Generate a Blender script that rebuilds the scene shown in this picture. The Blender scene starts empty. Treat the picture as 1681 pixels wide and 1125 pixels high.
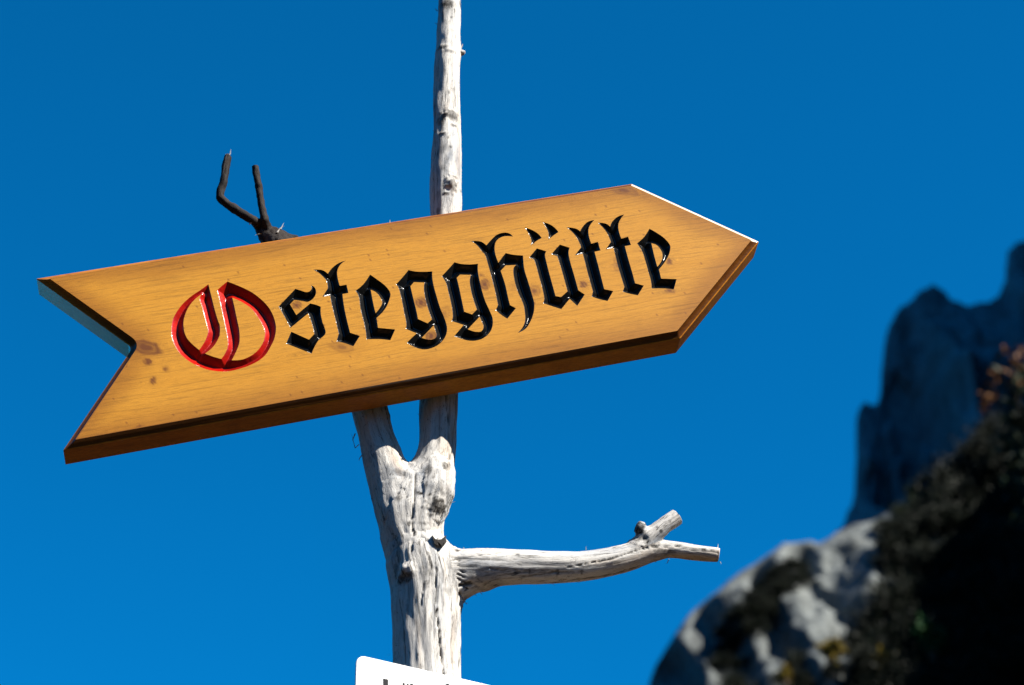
import bpy, bmesh, math, random
import numpy as np
from mathutils import Vector, Matrix
from mathutils.bvhtree import BVHTree
from mathutils.geometry import delaunay_2d_cdt
R = math.radians
C = bpy.context.scene.collection
scene = bpy.context.scene
rng = np.random.default_rng(7)
random.seed(7)

# ------------------------------------------------------------------ camera, sky, sun, exposure
PITCH = R(30)
cam_d = bpy.data.cameras.new('camera'); cam = bpy.data.objects.new('camera', cam_d); C.objects.link(cam)
cam.location = (0, 0, 1.6); cam.rotation_euler = (R(90)+PITCH, 0, 0)
cam_d.lens = 85; cam_d.sensor_width = 36; cam_d.clip_start = 0.1; cam_d.clip_end = 20000
cam_d.dof.use_dof = True; cam_d.dof.focus_distance = 3.97; cam_d.dof.aperture_fstop = 5.0
scene.camera = cam

SUN_EL, SUN_AZ = R(45), R(62)          # azimuth measured from straight behind the camera towards the right
sdir = Vector((math.cos(SUN_EL)*math.sin(SUN_AZ), -math.cos(SUN_EL)*math.cos(SUN_AZ), math.sin(SUN_EL)))
sun_d = bpy.data.lights.new('sun', 'SUN'); sun = bpy.data.objects.new('sun', sun_d); C.objects.link(sun)
sun_d.energy = 5.0; sun_d.angle = R(0.5); sun_d.color = (1.0, 0.95, 0.86)
sun.rotation_euler = sdir.to_track_quat('Z', 'Y').to_euler()
w = bpy.data.worlds.new('World'); scene.world = w; w.use_nodes = True
wn = w.node_tree; bg = wn.nodes['Background']
sky = wn.nodes.new('ShaderNodeTexSky'); sky.sky_type = 'NISHITA'; sky.sun_disc = False
sky.sun_elevation = SUN_EL
sky.sun_rotation = math.atan2(sdir.x, sdir.y)
sky.altitude = 3000; sky.air_density = 1.0; sky.dust_density = 0.0; sky.ozone_density = 4.0
hs = wn.nodes.new('ShaderNodeHueSaturation'); hs.inputs['Saturation'].default_value = 1.0
hs.inputs['Hue'].default_value = 0.5
tint = wn.nodes.new('ShaderNodeMix'); tint.data_type = 'RGBA'; tint.blend_type = 'MULTIPLY'; tint.inputs['Factor'].default_value = 1.0
tint.inputs[7].default_value = (0.01, 0.93, 1.32, 1)          # polarised high-altitude blue
wn.links.new(sky.outputs[0], hs.inputs['Color']); wn.links.new(hs.outputs[0], tint.inputs[6]); wn.links.new(tint.outputs[2], bg.inputs['Color'])
bg.inputs['Strength'].default_value = 0.051
scene.view_settings.view_transform = 'Standard'; scene.view_settings.look = 'None'
scene.view_settings.exposure = 1.5; scene.view_settings.gamma = 1.0

# ------------------------------------------------------------------ helpers
F = 85/36*1681
cp, sp = math.cos(PITCH), math.sin(PITCH)
def ray(u, v):
    """direction of the sight line through a point of the photograph"""
    a = (u-840.5)/F; b = -(v-562.5)/F
    return np.array([a, cp - b*sp, sp + b*cp])
CAM = np.array([0, 0, 1.6])
YAW = R(5.1)
SU = np.array([math.cos(YAW), math.sin(YAW), 0]); SD = np.array([-math.sin(YAW), math.cos(YAW), 0]); SZ = np.array([0, 0, 1.0])
SO = CAM + ray(655, 535)*3.95
def on_plane(u, v, off=0.0, org=SO, nrm=SD):
    d = ray(u, v); o = org + nrm*off
    t = np.dot(o-CAM, nrm)/np.dot(d, nrm)
    return CAM + d*t
def sign_xz(u, v, off=0.0):
    p = on_plane(u, v, off) - SO
    return np.array([np.dot(p, SU), p[2]])
def at_y(u, v, y):
    d = ray(u, v); t = y/d[1]
    return CAM + d*t

def props(o, label=None, cat=None, group=None, kind=None):
    if label: o['label'] = label
    if cat: o['category'] = cat
    if group: o['group'] = group
    if kind: o['kind'] = kind
    return o
def empty(name, loc, rot=(0, 0, 0)):
    o = bpy.data.objects.new(name, None); C.objects.link(o); o.location = loc; o.rotation_euler = rot
    o.empty_display_size = 0.1
    return o
def mesh_obj(name, verts, faces, mat, parent=None, smooth=True, attrs=None):
    me = bpy.data.meshes.new(name)
    me.from_pydata([tuple(map(float, v)) for v in verts], [], [tuple(int(i) for i in f) for f in faces])
    if smooth: me.shade_smooth()
    for k, a in (attrs or {}).items():
        a = np.asarray(a, dtype=np.float32)
        if a.ndim == 1:
            at = me.attributes.new(k, 'FLOAT', 'POINT'); at.data.foreach_set('value', a)
        else:
            at = me.attributes.new(k, 'FLOAT_VECTOR', 'POINT'); at.data.foreach_set('vector', a.ravel())
    if mat: me.materials.append(mat)
    me.update()
    o = bpy.data.objects.new(name, me); C.objects.link(o)
    if parent: o.parent = parent
    return o

# vectorised gradient noise
_perm = rng.permutation(256); _perm = np.concatenate([_perm, _perm, _perm])
_gr = rng.normal(size=(256, 3)); _gr /= np.linalg.norm(_gr, axis=1)[:, None]
def noise(p):
    p = np.asarray(p, float); i = np.floor(p).astype(int); f = p-i; u = f*f*f*(f*(f*6-15)+10)
    i &= 255; out = 0
    for dx in (0, 1):
        for dy in (0, 1):
            for dz in (0, 1):
                h = _perm[_perm[_perm[(i[:, 0]+dx) & 255]+((i[:, 1]+dy) & 255)]+((i[:, 2]+dz) & 255)]
                g = _gr[h & 255]
                dot = g[:, 0]*(f[:, 0]-dx)+g[:, 1]*(f[:, 1]-dy)+g[:, 2]*(f[:, 2]-dz)
                wt = (u[:, 0] if dx else 1-u[:, 0])*(u[:, 1] if dy else 1-u[:, 1])*(u[:, 2] if dz else 1-u[:, 2])
                out = out+dot*wt
    return out*1.6
def fbm(p, o=4, g=0.5):
    s = 0; a = 1.0; p = np.asarray(p, float)
    for k in range(o):
        s = s+a*noise(p*2**k+17.3*k); a *= g
    return s
def sstep(a, b, x):
    t = np.clip((x-a)/(b-a), 0, 1); return t*t*(3-2*t)

# ------------------------------------------------------------------ node helpers
def new_mat(name):
    m = bpy.data.materials.new(name); m.use_nodes = True
    return m, m.node_tree.nodes, m.node_tree.links, m.node_tree.nodes['Principled BSDF']
def nz(n, l, vec, scale, detail=4, rough=0.5, dist=0.0, mapscale=None):
    if mapscale is not None:
        mp = n.new('ShaderNodeMapping'); mp.inputs['Scale'].default_value = mapscale
        l.new(vec, mp.inputs['Vector']); vec = mp.outputs[0]
    t = n.new('ShaderNodeTexNoise'); t.inputs['Scale'].default_value = scale
    t.inputs['Detail'].default_value = detail; t.inputs['Roughness'].default_value = rough
    t.inputs['Distortion'].default_value = dist
    l.new(vec, t.inputs['Vector']); return t.outputs['Fac']
def ramp(n, l, fac, stops):
    r = n.new('ShaderNodeValToRGB'); e = r.color_ramp.elements
    while len(e) > 1: e.remove(e[-1])
    for i, (p, c) in enumerate(stops):
        q = e[0] if i == 0 else e.new(p)
        q.position = p; c = c if isinstance(c, tuple) else (c, c, c)
        q.color = (*c, 1)
    l.new(fac, r.inputs['Fac']); return r.outputs['Color']
def mixc(n, l, fac, a, b, mode='MIX'):
    m = n.new('ShaderNodeMix'); m.data_type = 'RGBA'; m.blend_type = mode
    for sock, val in ((m.inputs['Factor'], fac), (m.inputs['A'] if False else m.inputs[6], a), (m.inputs[7], b)):
        if isinstance(val, (int, float)): sock.default_value = val
        elif isinstance(val, tuple): sock.default_value = (*val, 1)
        else: l.new(val, sock)
    return m.outputs[2]
def bump(n, l, h, strength, dist, prev=None):
    b = n.new('ShaderNodeBump'); b.inputs['Strength'].default_value = strength; b.inputs['Distance'].default_value = dist
    l.new(h, b.inputs['Height'])
    if prev: l.new(prev, b.inputs['Normal'])
    return b.outputs[0]
def attr(n, name, kind='Fac'):
    a = n.new('ShaderNodeAttribute'); a.attribute_name = name; return a.outputs[kind]

# ------------------------------------------------------------------ materials
def mat_board():
    m, n, l, b = new_mat('varnished_pine')
    g = attr(n, 'grain', 'Vector')
    stain = attr(n, 'stain'); burn = attr(n, 'burn')
    a1 = nz(n, l, g, 1, 3, 0.55, 0.3, (2.2, 60, 2.0))
    a2 = nz(n, l, g, 1, 5, 0.65, 0.0, (10, 300, 6.0))
    a3 = nz(n, l, g, 1, 4, 0.7, 0.0, (60, 900, 40.0))
    pores = nz(n, l, g, 1100, 2, 0.6)
    col = ramp(n, l, a1, [(0.30, (0.465, 0.202, 0.014)), (0.55, (0.490, 0.218, 0.018)), (0.75, (0.475, 0.206, 0.015))])
    col = mixc(n, l, 1.0, col, ramp(n, l, a2, [(0.34, 0.70), (0.5, 1.0)]), 'MULTIPLY')
    col = mixc(n, l, 1.0, col, ramp(n, l, a3, [(0.34, 0.74), (0.52, 1.0)]), 'MULTIPLY')
    col = mixc(n, l, 1.0, col, ramp(n, l, pores, [(0.30, 0.66), (0.5, 1.0), (0.7, 1.25)]), 'MULTIPLY')
    col = mixc(n, l, burn, col, mixc(n, l, 1.0, col, (0.56, 0.47, 0.40), 'MULTIPLY'))
    col = mixc(n, l, stain, col, (0.12, 0.036, 0.005))
    l.new(col, b.inputs['Base Color'])
    b.inputs['Roughness'].default_value = 0.45; b.inputs['Specular IOR Level'].default_value = 0.25
    b.inputs['Coat Weight'].default_value = 0.12; b.inputs['Coat Roughness'].default_value = 0.16
    nb = bump(n, l, a2, 0.25, 0.0006); nb = bump(n, l, pores, 0.22, 0.0004, nb)
    l.new(nb, b.inputs['Normal'])
    return m
def mat_edge():
    m, n, l, b = new_mat('varnished_pine_edge')
    tc = n.new('ShaderNodeTexCoord').outputs['Object']
    a1 = nz(n, l, tc, 1, 5, 0.6, 0.2, (3, 60, 70)); a2 = nz(n, l, tc, 1, 4, 0.6, 0, (20, 420, 420))
    col = ramp(n, l, a1, [(0.3, (0.36, 0.12, 0.010)), (0.6, (0.50, 0.19, 0.016)), (0.8, (0.40, 0.14, 0.012))])
    col = mixc(n, l, 1.0, col, ramp(n, l, a2, [(0.35, 0.66), (0.6, 1.0)]), 'MULTIPLY')
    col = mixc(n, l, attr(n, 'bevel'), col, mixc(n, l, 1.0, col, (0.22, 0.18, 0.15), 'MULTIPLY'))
    col = mixc(n, l, attr(n, 'pale'), col, (0.62, 0.50, 0.36))  # sun glint on the upper right edge, put into the colour
    l.new(col, b.inputs['Base Color']); b.inputs['Roughness'].default_value = 0.32; b.inputs['Specular IOR Level'].default_value = 0.3
    b.inputs['Coat Weight'].default_value = 0.35; b.inputs['Coat Roughness'].default_value = 0.12
    l.new(bump(n, l, a2, 0.3, 0.0006), b.inputs['Normal'])
    return m
def mat_paint(name, c, rough):
    m, n, l, b = new_mat(name)
    tc = n.new('ShaderNodeTexCoord').outputs['Object']
    a = nz(n, l, tc, 260, 3, 0.6); s = nz(n, l, tc, 40, 3, 0.5)
    c2 = tuple(x*0.6 for x in c)
    l.new(mixc(n, l, ramp(n, l, s, [(0.4, 0.0), (0.7, 1.0)]), c, c2), b.inputs['Base Color'])
    b.inputs['Roughness'].default_value = rough
    b.inputs['Coat Weight'].default_value = 0.15; b.inputs['Coat Roughness'].default_value = 0.07; b.inputs['Specular IOR Level'].default_value = 0.35
    l.new(bump(n, l, a, 0.35, 0.0008), b.inputs['Normal'])
    return m
def mat_deadwood(name, light, mid, dark, warm):
    m, n, l, b = new_mat(name)
    fb = attr(n, 'fib', 'Vector'); dk = attr(n, 'dark')
    big = nz(n, l, fb, 1, 4, 0.6, 0.6, (22, 22, 7))
    fib = nz(n, l, fb, 1, 5, 0.65, 0.6, (170, 170, 16))
    fine = nz(n, l, fb, 1, 4, 0.75, 0.4, (620, 620, 70))
    spot = nz(n, l, fb, 1, 4, 0.65, 1.2, (120, 120, 75))
    wrm = nz(n, l, fb, 1, 3, 0.5, 0.5, (30, 30, 5))
    col = ramp(n, l, big, [(0.30, mid), (0.50, light), (0.75, light)])
    col = mixc(n, l, ramp(n, l, wrm, [(0.55, 0.0), (0.72, 0.6)]), col, warm)
    col = mixc(n, l, 1.0, col, ramp(n, l, fib, [(0.33, 0.55), (0.43, 0.95), (0.6, 1.0)]), 'MULTIPLY')
    col = mixc(n, l, 1.0, col, ramp(n, l, fine, [(0.34, 0.45), (0.46, 1.0)]), 'MULTIPLY')
    col = mixc(n, l, ramp(n, l, spot, [(0.655, 0.0), (0.72, 0.85)]), col, dark)
    c1 = nz(n, l, fb, 1, 3, 0.5, 0.4, (95, 95, 6)); c2 = nz(n, l, fb, 1, 3, 0.6, 0.8, (70, 70, 45)); c3 = nz(n, l, fb, 1, 2, 0.5, 0.0, (24, 24, 11))
    line = [(0.480, 0.0), (0.495, 1.0), (0.505, 1.0), (0.520, 0.0)]
    k1 = mixc(n, l, 1.0, ramp(n, l, c1, line), ramp(n, l, c3, [(0.50, 0.0), (0.60, 0.85)]), 'MULTIPLY')
    k2 = mixc(n, l, 1.0, ramp(n, l, c2, [(0.488, 0.0), (0.498, 1.0), (0.502, 1.0), (0.512, 0.0)]), ramp(n, l, c3, [(0.36, 0.75), (0.46, 0.0)]), 'MULTIPLY')
    col = mixc(n, l, k1, col, dark); col = mixc(n, l, k2, col, dark)
    col = mixc(n, l, dk, col, dark)
    l.new(col, b.inputs['Base Color'])
    b.inputs['Roughness'].default_value = 0.75; b.inputs['Specular IOR Level'].default_value = 0.18
    nb = bump(n, l, fib, 0.5, 0.0022); nb = bump(n, l, fine, 0.6, 0.0012, nb)
    l.new(nb, b.inputs['Normal'])
    return m
def mat_rock(name, a_, b_, c_, scl, bd):
    m, n, l, b = new_mat(name)
    tc = n.new('ShaderNodeTexCoord').outputs['Object']
    big = nz(n, l, tc, 1, 6, 0.6, 0.4, (scl, scl, scl*0.6)); fine = nz(n, l, tc, scl*9, 6, 0.65)
    streak = nz(n, l, tc, 1, 5, 0.6, 0.5, (scl*4, scl*4, scl*0.5))
    col = ramp(n, l, big, [(0.3, b_), (0.55, a_), (0.75, c_)])
    col = mixc(n, l, 1.0, col, ramp(n, l, fine, [(0.3, 0.55), (0.6, 1.1)]), 'MULTIPLY')
    col = mixc(n, l, 1.0, col, ramp(n, l, streak, [(0.35, 0.6), (0.55, 1.0)]), 'MULTIPLY')
    l.new(col, b.inputs['Base Color']); b.inputs['Roughness'].default_value = 0.9; b.inputs['Specular IOR Level'].default_value = 0.08
    nb = bump(n, l, fine, 0.7, bd); l.new(nb, b.inputs['Normal'])
    return m
def mat_leaf(name, c1, c2, rough=0.6):
    m, n, l, b = new_mat(name)
    tc = n.new('ShaderNodeTexCoord').outputs['Object']
    a = nz(n, l, tc, 6, 4, 0.6)
    l.new(ramp(n, l, a, [(0.35, c1), (0.65, c2)]), b.inputs['Base Color'])
    b.inputs['Roughness'].default_value = rough; b.inputs['Specular IOR Level'].default_value = 0.12
    return m
def mat_ground():
    m, n, l, b = new_mat('alpine_meadow')
    tc = n.new('ShaderNodeTexCoord').outputs['Object']
    a = nz(n, l, tc, 0.35, 8, 0.6); f = nz(n, l, tc, 9, 6, 0.7)
    col = ramp(n, l, a, [(0.35, (0.006, 0.006, 0.003)), (0.55, (0.010, 0.009, 0.004)), (0.68, (0.020, 0.016, 0.010))])
    # unseen bare earth patch, added to bounce warm light up to the board
    vm = n.new('ShaderNodeVectorMath'); vm.operation = 'DISTANCE'; l.new(tc, vm.inputs[0]); vm.inputs[1].default_value = (0, 3.4, 0)
    ad = n.new('ShaderNodeMath'); ad.operation = 'MULTIPLY_ADD'; l.new(nz(n, l, tc, 1.1, 5, 0.6), ad.inputs[0]); ad.inputs[1].default_value = 2.4; l.new(vm.outputs['Value'], ad.inputs[2])
    dv_ = n.new('ShaderNodeMath'); dv_.operation = 'DIVIDE'; l.new(ad.outputs[0], dv_.inputs[0]); dv_.inputs[1].default_value = 10.0
    col = mixc(n, l, ramp(n, l, dv_.outputs[0], [(0.25, 1.0), (0.32, 0.0)]), col, (0.17, 0.080, 0.028))
    col = mixc(n, l, 1.0, col, ramp(n, l, f, [(0.3, 0.6), (0.6, 1.1)]), 'MULTIPLY')
    l.new(col, b.inputs['Base Color']); b.inputs['Roughness'].default_value = 0.95; b.inputs['Specular IOR Level'].default_value = 0.05
    l.new(bump(n, l, f, 0.8, 0.05), b.inputs['Normal'])
    return m
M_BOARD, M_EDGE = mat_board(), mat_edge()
M_BLACK = mat_paint('black_enamel', (0.004, 0.004, 0.004), 0.25)
M_RED = mat_paint('red_enamel', (0.33, 0.005, 0.0015), 0.28)
M_WOOD = mat_deadwood('weathered_wood', (0.50, 0.475, 0.44), (0.20, 0.22, 0.25), (0.012, 0.009, 0.006), (0.34, 0.22, 0.12))
M_TWIG = mat_deadwood('dark_twig_bark', (0.014, 0.009, 0.007), (0.006, 0.005, 0.005), (0.004, 0.003, 0.003), (0.26, 0.25, 0.25))
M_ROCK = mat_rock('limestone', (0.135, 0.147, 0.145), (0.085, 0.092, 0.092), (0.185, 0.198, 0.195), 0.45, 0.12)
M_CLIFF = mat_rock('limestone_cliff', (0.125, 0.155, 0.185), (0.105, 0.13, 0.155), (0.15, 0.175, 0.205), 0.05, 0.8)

# ------------------------------------------------------------------ ground
def grid_mesh(name, nx, ny, fn, mat):
    a, b = np.meshgrid(np.linspace(0, 1, nx), np.linspace(0, 1, ny))
    P = fn(a.ravel(), b.ravel())
    i = np.arange(nx*ny).reshape(ny, nx)
    q = np.stack([i[:-1, :-1], i[:-1, 1:], i[1:, 1:], i[1:, :-1]], -1).reshape(-1, 4)
    return mesh_obj(name, P, q, mat)
def gfn(a, b):
    k = 2*a-1; j = 2*b-1
    x = np.sign(k)*(np.abs(k)**4)*7000; y = np.sign(j)*(np.abs(j)**4)*7000
    r = np.hypot(x, y)
    z = fbm(np.stack([x*0.05, y*0.05, x*0], 1), 3)*0.6*sstep(6, 40, r)-0.15*sstep(8, 60, r)
    return np.stack([x, y, z], 1)
props(grid_mesh('ground', 200, 200, gfn, mat_ground()), kind='structure')

# ------------------------------------------------------------------ far mountain
def profile(pts, y):
    q = np.array([at_y(u, v, y) for u, v in pts]); return q[:, 0], q[:, 2]
YM = 400.0
px, pz = profile([(700, 1560), (900, 1380), (1100, 1200), (1250, 1040), (1310, 945), (1345, 900), (1375, 872), (1390, 845), (1402, 800), (1405, 740), (1404, 690), (1410, 668),
                  (1421, 661), (1430, 668), (1440, 668), (1444, 640), (1446, 600), (1453, 550), (1462, 528), (1478, 497), (1500, 487), (1515, 472),
                  (1532, 464), (1546, 474), (1562, 490), (1590, 496), (1622, 496), (1640, 474), (1650, 458), (1651, 430), (1653, 408), (1664, 397),
                  (1690, 385), (1750, 330), (1900, 250), (2200, 200)], YM)
def mfn(a, b):
    x = px[0]+(px[-1]-px[0])*a
    H = np.interp(x, px, pz)
    s = b*1.3-0.25                        # <0 back side, 0 crest, 1 foot
    f = np.clip(s, 0, None); bk = np.clip(-s, 0, None)
    z = H*(1-f**1.0)-bk*H*3.6
    y = YM-f*H*0.42+bk*60
    p = np.stack([x*0.035, y*0.02, z*0.014], 1)
    rib = 1-np.abs(fbm(p, 5, 0.55))*1.6
    env = sstep(0.0, 0.10, f)
    y = y-(rib-0.4)*16*env-fbm(np.stack([x*0.15, y*0.1, z*0.09], 1), 3)*3.5*env
    z = z+fbm(np.stack([x*0.2, z*0.2, y*0], 1), 3)*1.3*np.exp(-(s/0.05)**2)
    return np.stack([x, y, np.maximum(z, -2)], 1)
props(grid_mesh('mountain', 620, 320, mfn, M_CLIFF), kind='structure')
# unseen massif right of the frame, added to keep the mountain in shade
sh = np.array([sdir.x, sdir.y]); sh /= np.linalg.norm(sh)
def xfn(a, b):
    x = 40+620*a; y = 20+620*b
    dx, dy = x-300, y-300
    al = dx*sh[0]+dy*sh[1]; pe = dx*(-sh[1])+dy*sh[0]
    d = np.hypot(al, pe*0.6)
    z = 660-d*2.75+fbm(np.stack([x*0.012, y*0.012, x*0], 1), 5)*60
    z = np.where(z < 120, 120*np.exp((z-120)/200)-0, z)
    edge = np.minimum(np.minimum(a, 1-a), np.minimum(b, 1-b))
    return np.stack([x, y, z*sstep(0, 0.06, edge)-3], 1)
M_ADDED_SLOPE = mat_rock('added_forested_slope', (0.018, 0.020, 0.012), (0.010, 0.013, 0.007), (0.05, 0.048, 0.042), 0.012, 3.0)  # kept dark so the added slopes bounce little light
props(grid_mesh('shading_massif', 180, 180, xfn, M_ADDED_SLOPE), kind='structure')

def rfn(a, b):  # unseen ring of ridges, added to hold back low sky light
    th = R(48)+a*R(264); r = 700+1500*b                       # clockwise from the right round the back to the left
    pk = 0.60+0.22*fbm(np.stack([th*3.1, th*0+2, th*0], 1), 4)
    z = 1500*0.34*pk*np.sin(np.clip(b, 0, 1)*math.pi)**0.8*sstep(0, 0.10, a)*sstep(0, 0.10, 1-a)
    x = r*np.sin(th); y = r*np.cos(th)
    z = z*(1+0.22*fbm(np.stack([x*0.004, y*0.004, x*0], 1), 5))-4
    return np.stack([x, y, z], 1)
props(grid_mesh('sky_blocking_ridge', 300, 60, rfn, M_ADDED_SLOPE), kind='structure')

# ------------------------------------------------------------------ near hillside
YH = 60.0
hx, hz = profile([(300, 2300), (700, 1700), (960, 1260), (1045, 1190), (1062, 1130), (1075, 1090), (1095, 1058), (1130, 1010), (1190, 958), (1215, 940), (1255, 912), (1285, 892),
                  (1330, 886), (1345, 890), (1400, 860), (1440, 850), (1480, 832), (1520, 812), (1560, 780), (1600, 745), (1681, 695), (1760, 640), (1860, 540), (2000, 395), (2300, 80), (3000, -300)], YH)
def hfn(a, b):
    x = hx[0]+(hx[-1]-hx[0])*a**1.3
    H = np.interp(x, hx, hz)
    s = b*1.45-0.4
    f = np.clip(s, 0, None); bk = np.clip(-s, 0, None)
    z = H*(1-f)-bk*H*1.3
    y = YH-f*H*0.75+bk*40
    env = sstep(0.0, 0.05, f)
    rib = 1-np.abs(fbm(np.stack([x*0.28+z*0.10, y*0.10, z*0.06], 1), 4, 0.5))*1.7
    lump = fbm(np.stack([x*0.9, y*0.6, z*0.8], 1), 4, 0.55)
    ph = (x+0.22*(z-25)+0.7*fbm(np.stack([x*0.35, z*0.25, x*0+9], 1), 2))/1.55
    fr = ph-np.floor(ph); saw = np.where(fr < 0.72, sstep(0, 1, fr/0.72), sstep(0, 1, (1-fr)/0.28))-0.5
    y = y-(rib-0.4)*0.55*env-lump*0.30*(0.25+env)+saw*0.8*sstep(0.0, 0.02, f)*(1-sstep(8.0, 9.2, x))
    y = y-1.15*np.clip(x-16.0, 0, 30)  # unseen spur pulled forward on the right to shade the slope
    z = z+lump*0.16*(0.3+env)
    z = np.maximum(z, -1.5)
    return np.stack([x, y, z], 1)
hill = grid_mesh('hillside', 520, 420, hfn, M_ROCK)
props(hill, kind='structure')
hill_bvh = BVHTree.FromPolygons([v.co for v in hill.data.vertices], [p.vertices for p in hill.data.polygons])
def hit_hill(u, v):
    d = Vector(ray(u, v)).normalized()
    return hill_bvh.ray_cast(Vector(CAM), d)[0]

# ------------------------------------------------------------------ dwarf pines and shrubs on the hillside
M_PINE = mat_leaf('shaded_pine_needles', (0.003, 0.005, 0.002), (0.006, 0.010, 0.004))  # near black copy of the needles, shade put into the colour
M_PINE2 = mat_leaf('sunlit_pine_needles', (0.012, 0.020, 0.008), (0.024, 0.034, 0.012))  # brighter copy of the needles, sunlight put into the colour
M_STEM = mat_leaf('bark', (0.05, 0.035, 0.025), (0.09, 0.065, 0.045), 0.9)
def tuft_mesh(seed, n_cl, per, size, r0):
    g = np.random.default_rng(seed)
    V = []; Fc = []
    for c in range(n_cl):
        d = g.normal(size=3); d[2] = abs(d[2])*0.9; d /= np.linalg.norm(d)
        rr = r0*(0.55+0.55*g.random())
        cc = d*rr*np.array([1, 0.8, 0.85])+np.array([0, 0, 0.28])
        cs = 0.10+0.16*g.random()
        for k in range(per):
            o = g.normal(size=3)*cs*0.6+cc
            a = g.normal(size=3)+d*1.2+np.array([0, 0, .5]); a /= np.linalg.norm(a)
            s = np.cross(a, g.normal(size=3)); s /= np.linalg.norm(s)
            ln = size*(0.6+0.8*g.random()); wd = ln*0.30
            i = len(V); V += [o-s*wd*.4, o+s*wd*.4, o+a*ln*0.6+s*wd*.5, o+a*ln, o+a*ln*0.6-s*wd*.5]
            Fc.append((i, i+1, i+2, i+3, i+4))
    return np.array(V), Fc
def stems_mesh(seed, n, r0):
    g = np.random.default_rng(seed); V = []; Fc = []
    for k in range(n):
        a = g.random()*6.283; tip = np.array([math.cos(a)*r0*0.8, math.sin(a)*r0*0.7, 0.35+0.5*g.random()])
        mid = tip*np.array([.45, .45, .35]); pts = [np.array([0, 0, -0.25]), mid, tip]
        for q, rad in zip(pts, (0.05, 0.035, 0.012)):
            for j in range(6):
                t = j/6*6.283; V.append(q+np.array([math.cos(t)*rad, math.sin(t)*rad, 0]))
        b0 = len(V)-18
        for s in range(2):
            for j in range(6):
                Fc.append((b0+s*6+j, b0+s*6+(j+1) % 6, b0+s*6+6+(j+1) % 6, b0+s*6+6+j))
    return V, Fc
def copy_thing(root):
    r = root.copy(); C.objects.link(r)
    for ch in root.children:
        c = ch.copy(); C.objects.link(c); c.parent = r
    return r
spots = []
g = np.random.default_rng(21)
def fill(poly, n, smin, smax, kind):
    P = np.array(poly, float); lo, hi = P.min(0), P.max(0); c = 0; tries = 0; out = []
    while c < n and tries < 4000:
        tries += 1
        q = lo+(hi-lo)*g.random(2)
        ins = False
        for i in range(len(P)):
            a, b = P[i], P[i-1]
            if (a[1] > q[1]) != (b[1] > q[1]) and q[0] < (b[0]-a[0])*(q[1]-a[1])/(b[1]-a[1])+a[0]: ins = not ins
        if not ins or any(np.hypot(*(q-o)) < 30*smin for o in out): continue
        out.append(q); c += 1
        spots.append((q[0], q[1], smin+(smax-smin)*g.random(), kind))
fill([(1492, 885), (1570, 800), (1681, 705), (1720, 1180), (1440, 1180), (1425, 1075), (1465, 1015), (1492, 985), (1465, 955), (1465, 925)], 110, 0.75, 1.25, 0)
fill([(1235, 985), (1290, 948), (1325, 932), (1318, 970), (1290, 1000), (1250, 1040), (1215, 1075), (1190, 1105), (1170, 1110), (1200, 1040)], 30, 0.40, 0.62, 0)
fill([(1120, 1130), (1180, 1100), (1290, 1090), (1330, 1110), (1440, 1100), (1440, 1180), (1100, 1180)], 22, 0.4, 0.7, 0)
fill([(1440, 870), (1550, 795), (1560, 820), (1470, 890)], 9, 0.4, 0.55, 1)
def thicket(name, label, kind, mat):
    base = [tuft_mesh(40+i+10*kind, 60, 34, 0.095, 0.62) for i in range(3)]
    Vs = []; Fs = []; nv = 0
    for i, (u, v, s, k) in enumerate(spots):
        if k != kind: continue
        h = hit_hill(u, v)
        if h is None: continue
        V, Fc = base[i % 3]; a = g.random()*6.283
        Rm = np.array([[math.cos(a), -math.sin(a), 0], [math.sin(a), math.cos(a), 0], [0, 0, 1]])
        Vs.append((V*np.array([s, s, s*(0.85+0.4*g.random())]))@Rm.T+np.array(h)); Fs.append(np.array(Fc)+nv); nv += len(V)
    props(mesh_obj(name, np.vstack(Vs), np.vstack(Fs), mat, smooth=False), label, 'shrubs', kind='stuff')
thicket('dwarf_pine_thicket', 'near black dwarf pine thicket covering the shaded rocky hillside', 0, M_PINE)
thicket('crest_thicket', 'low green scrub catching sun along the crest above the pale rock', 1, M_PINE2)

# small leafy plants that catch the light, and the shrub with orange leaves at the right edge
def leaf_cloud(seed, centres, per, size):
    g2 = np.random.default_rng(seed); V = []; Fc = []
    for c, rad in centres:
        for k in range(per):
            o = np.array(c)+g2.normal(size=3)*rad*0.5
            a = g2.normal(size=3)+np.array([0, 0, .4]); a /= np.linalg.norm(a)
            s = np.cross(a, g2.normal(size=3)); s /= np.linalg.norm(s)
            ln = size*(0.6+0.7*g2.random()); wd = ln*0.34; nn = np.cross(a, s)*wd*0.25
            i = len(V); V += [o, o+a*ln*.35+s*wd+nn, o+a*ln, o+a*ln*.35-s*wd+nn]
            Fc += [(i, i+1, i+2), (i, i+2, i+3)]
    return V, Fc
def plant(name, u, v, label, mat, seed, size, h, cat='plant'):
    p = hit_hill(u, v)
    if p is None: return
    p = p-Vector((ray(u, v)))*1.2
    e = empty(name, p)
    g2 = np.random.default_rng(seed)
    cs = [((g2.normal()*0.18*h, g2.normal()*0.1*h, h*(0.2+0.8*g2.random())), 0.22*h) for _ in range(9)]
    V, Fc = leaf_cloud(seed, cs, 26, size); mesh_obj('leaves', V, Fc, mat, e, smooth=False)
    V, Fc = stems_mesh(seed, 4, 0.3*h)
    mesh_obj('stem', np.array(V)*np.array([1, 1, h*1.2]), Fc, M_STEM, e)
    props(e, label, cat)
M_YEL = mat_leaf('yellow_leaves', (0.12, 0.09, 0.012), (0.18, 0.13, 0.02))
M_GRN = mat_leaf('green_leaves', (0.012, 0.045, 0.012), (0.022, 0.07, 0.018))
M_ORG = mat_leaf('orange_leaves', (0.10, 0.042, 0.010), (0.15, 0.062, 0.014))
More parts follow.
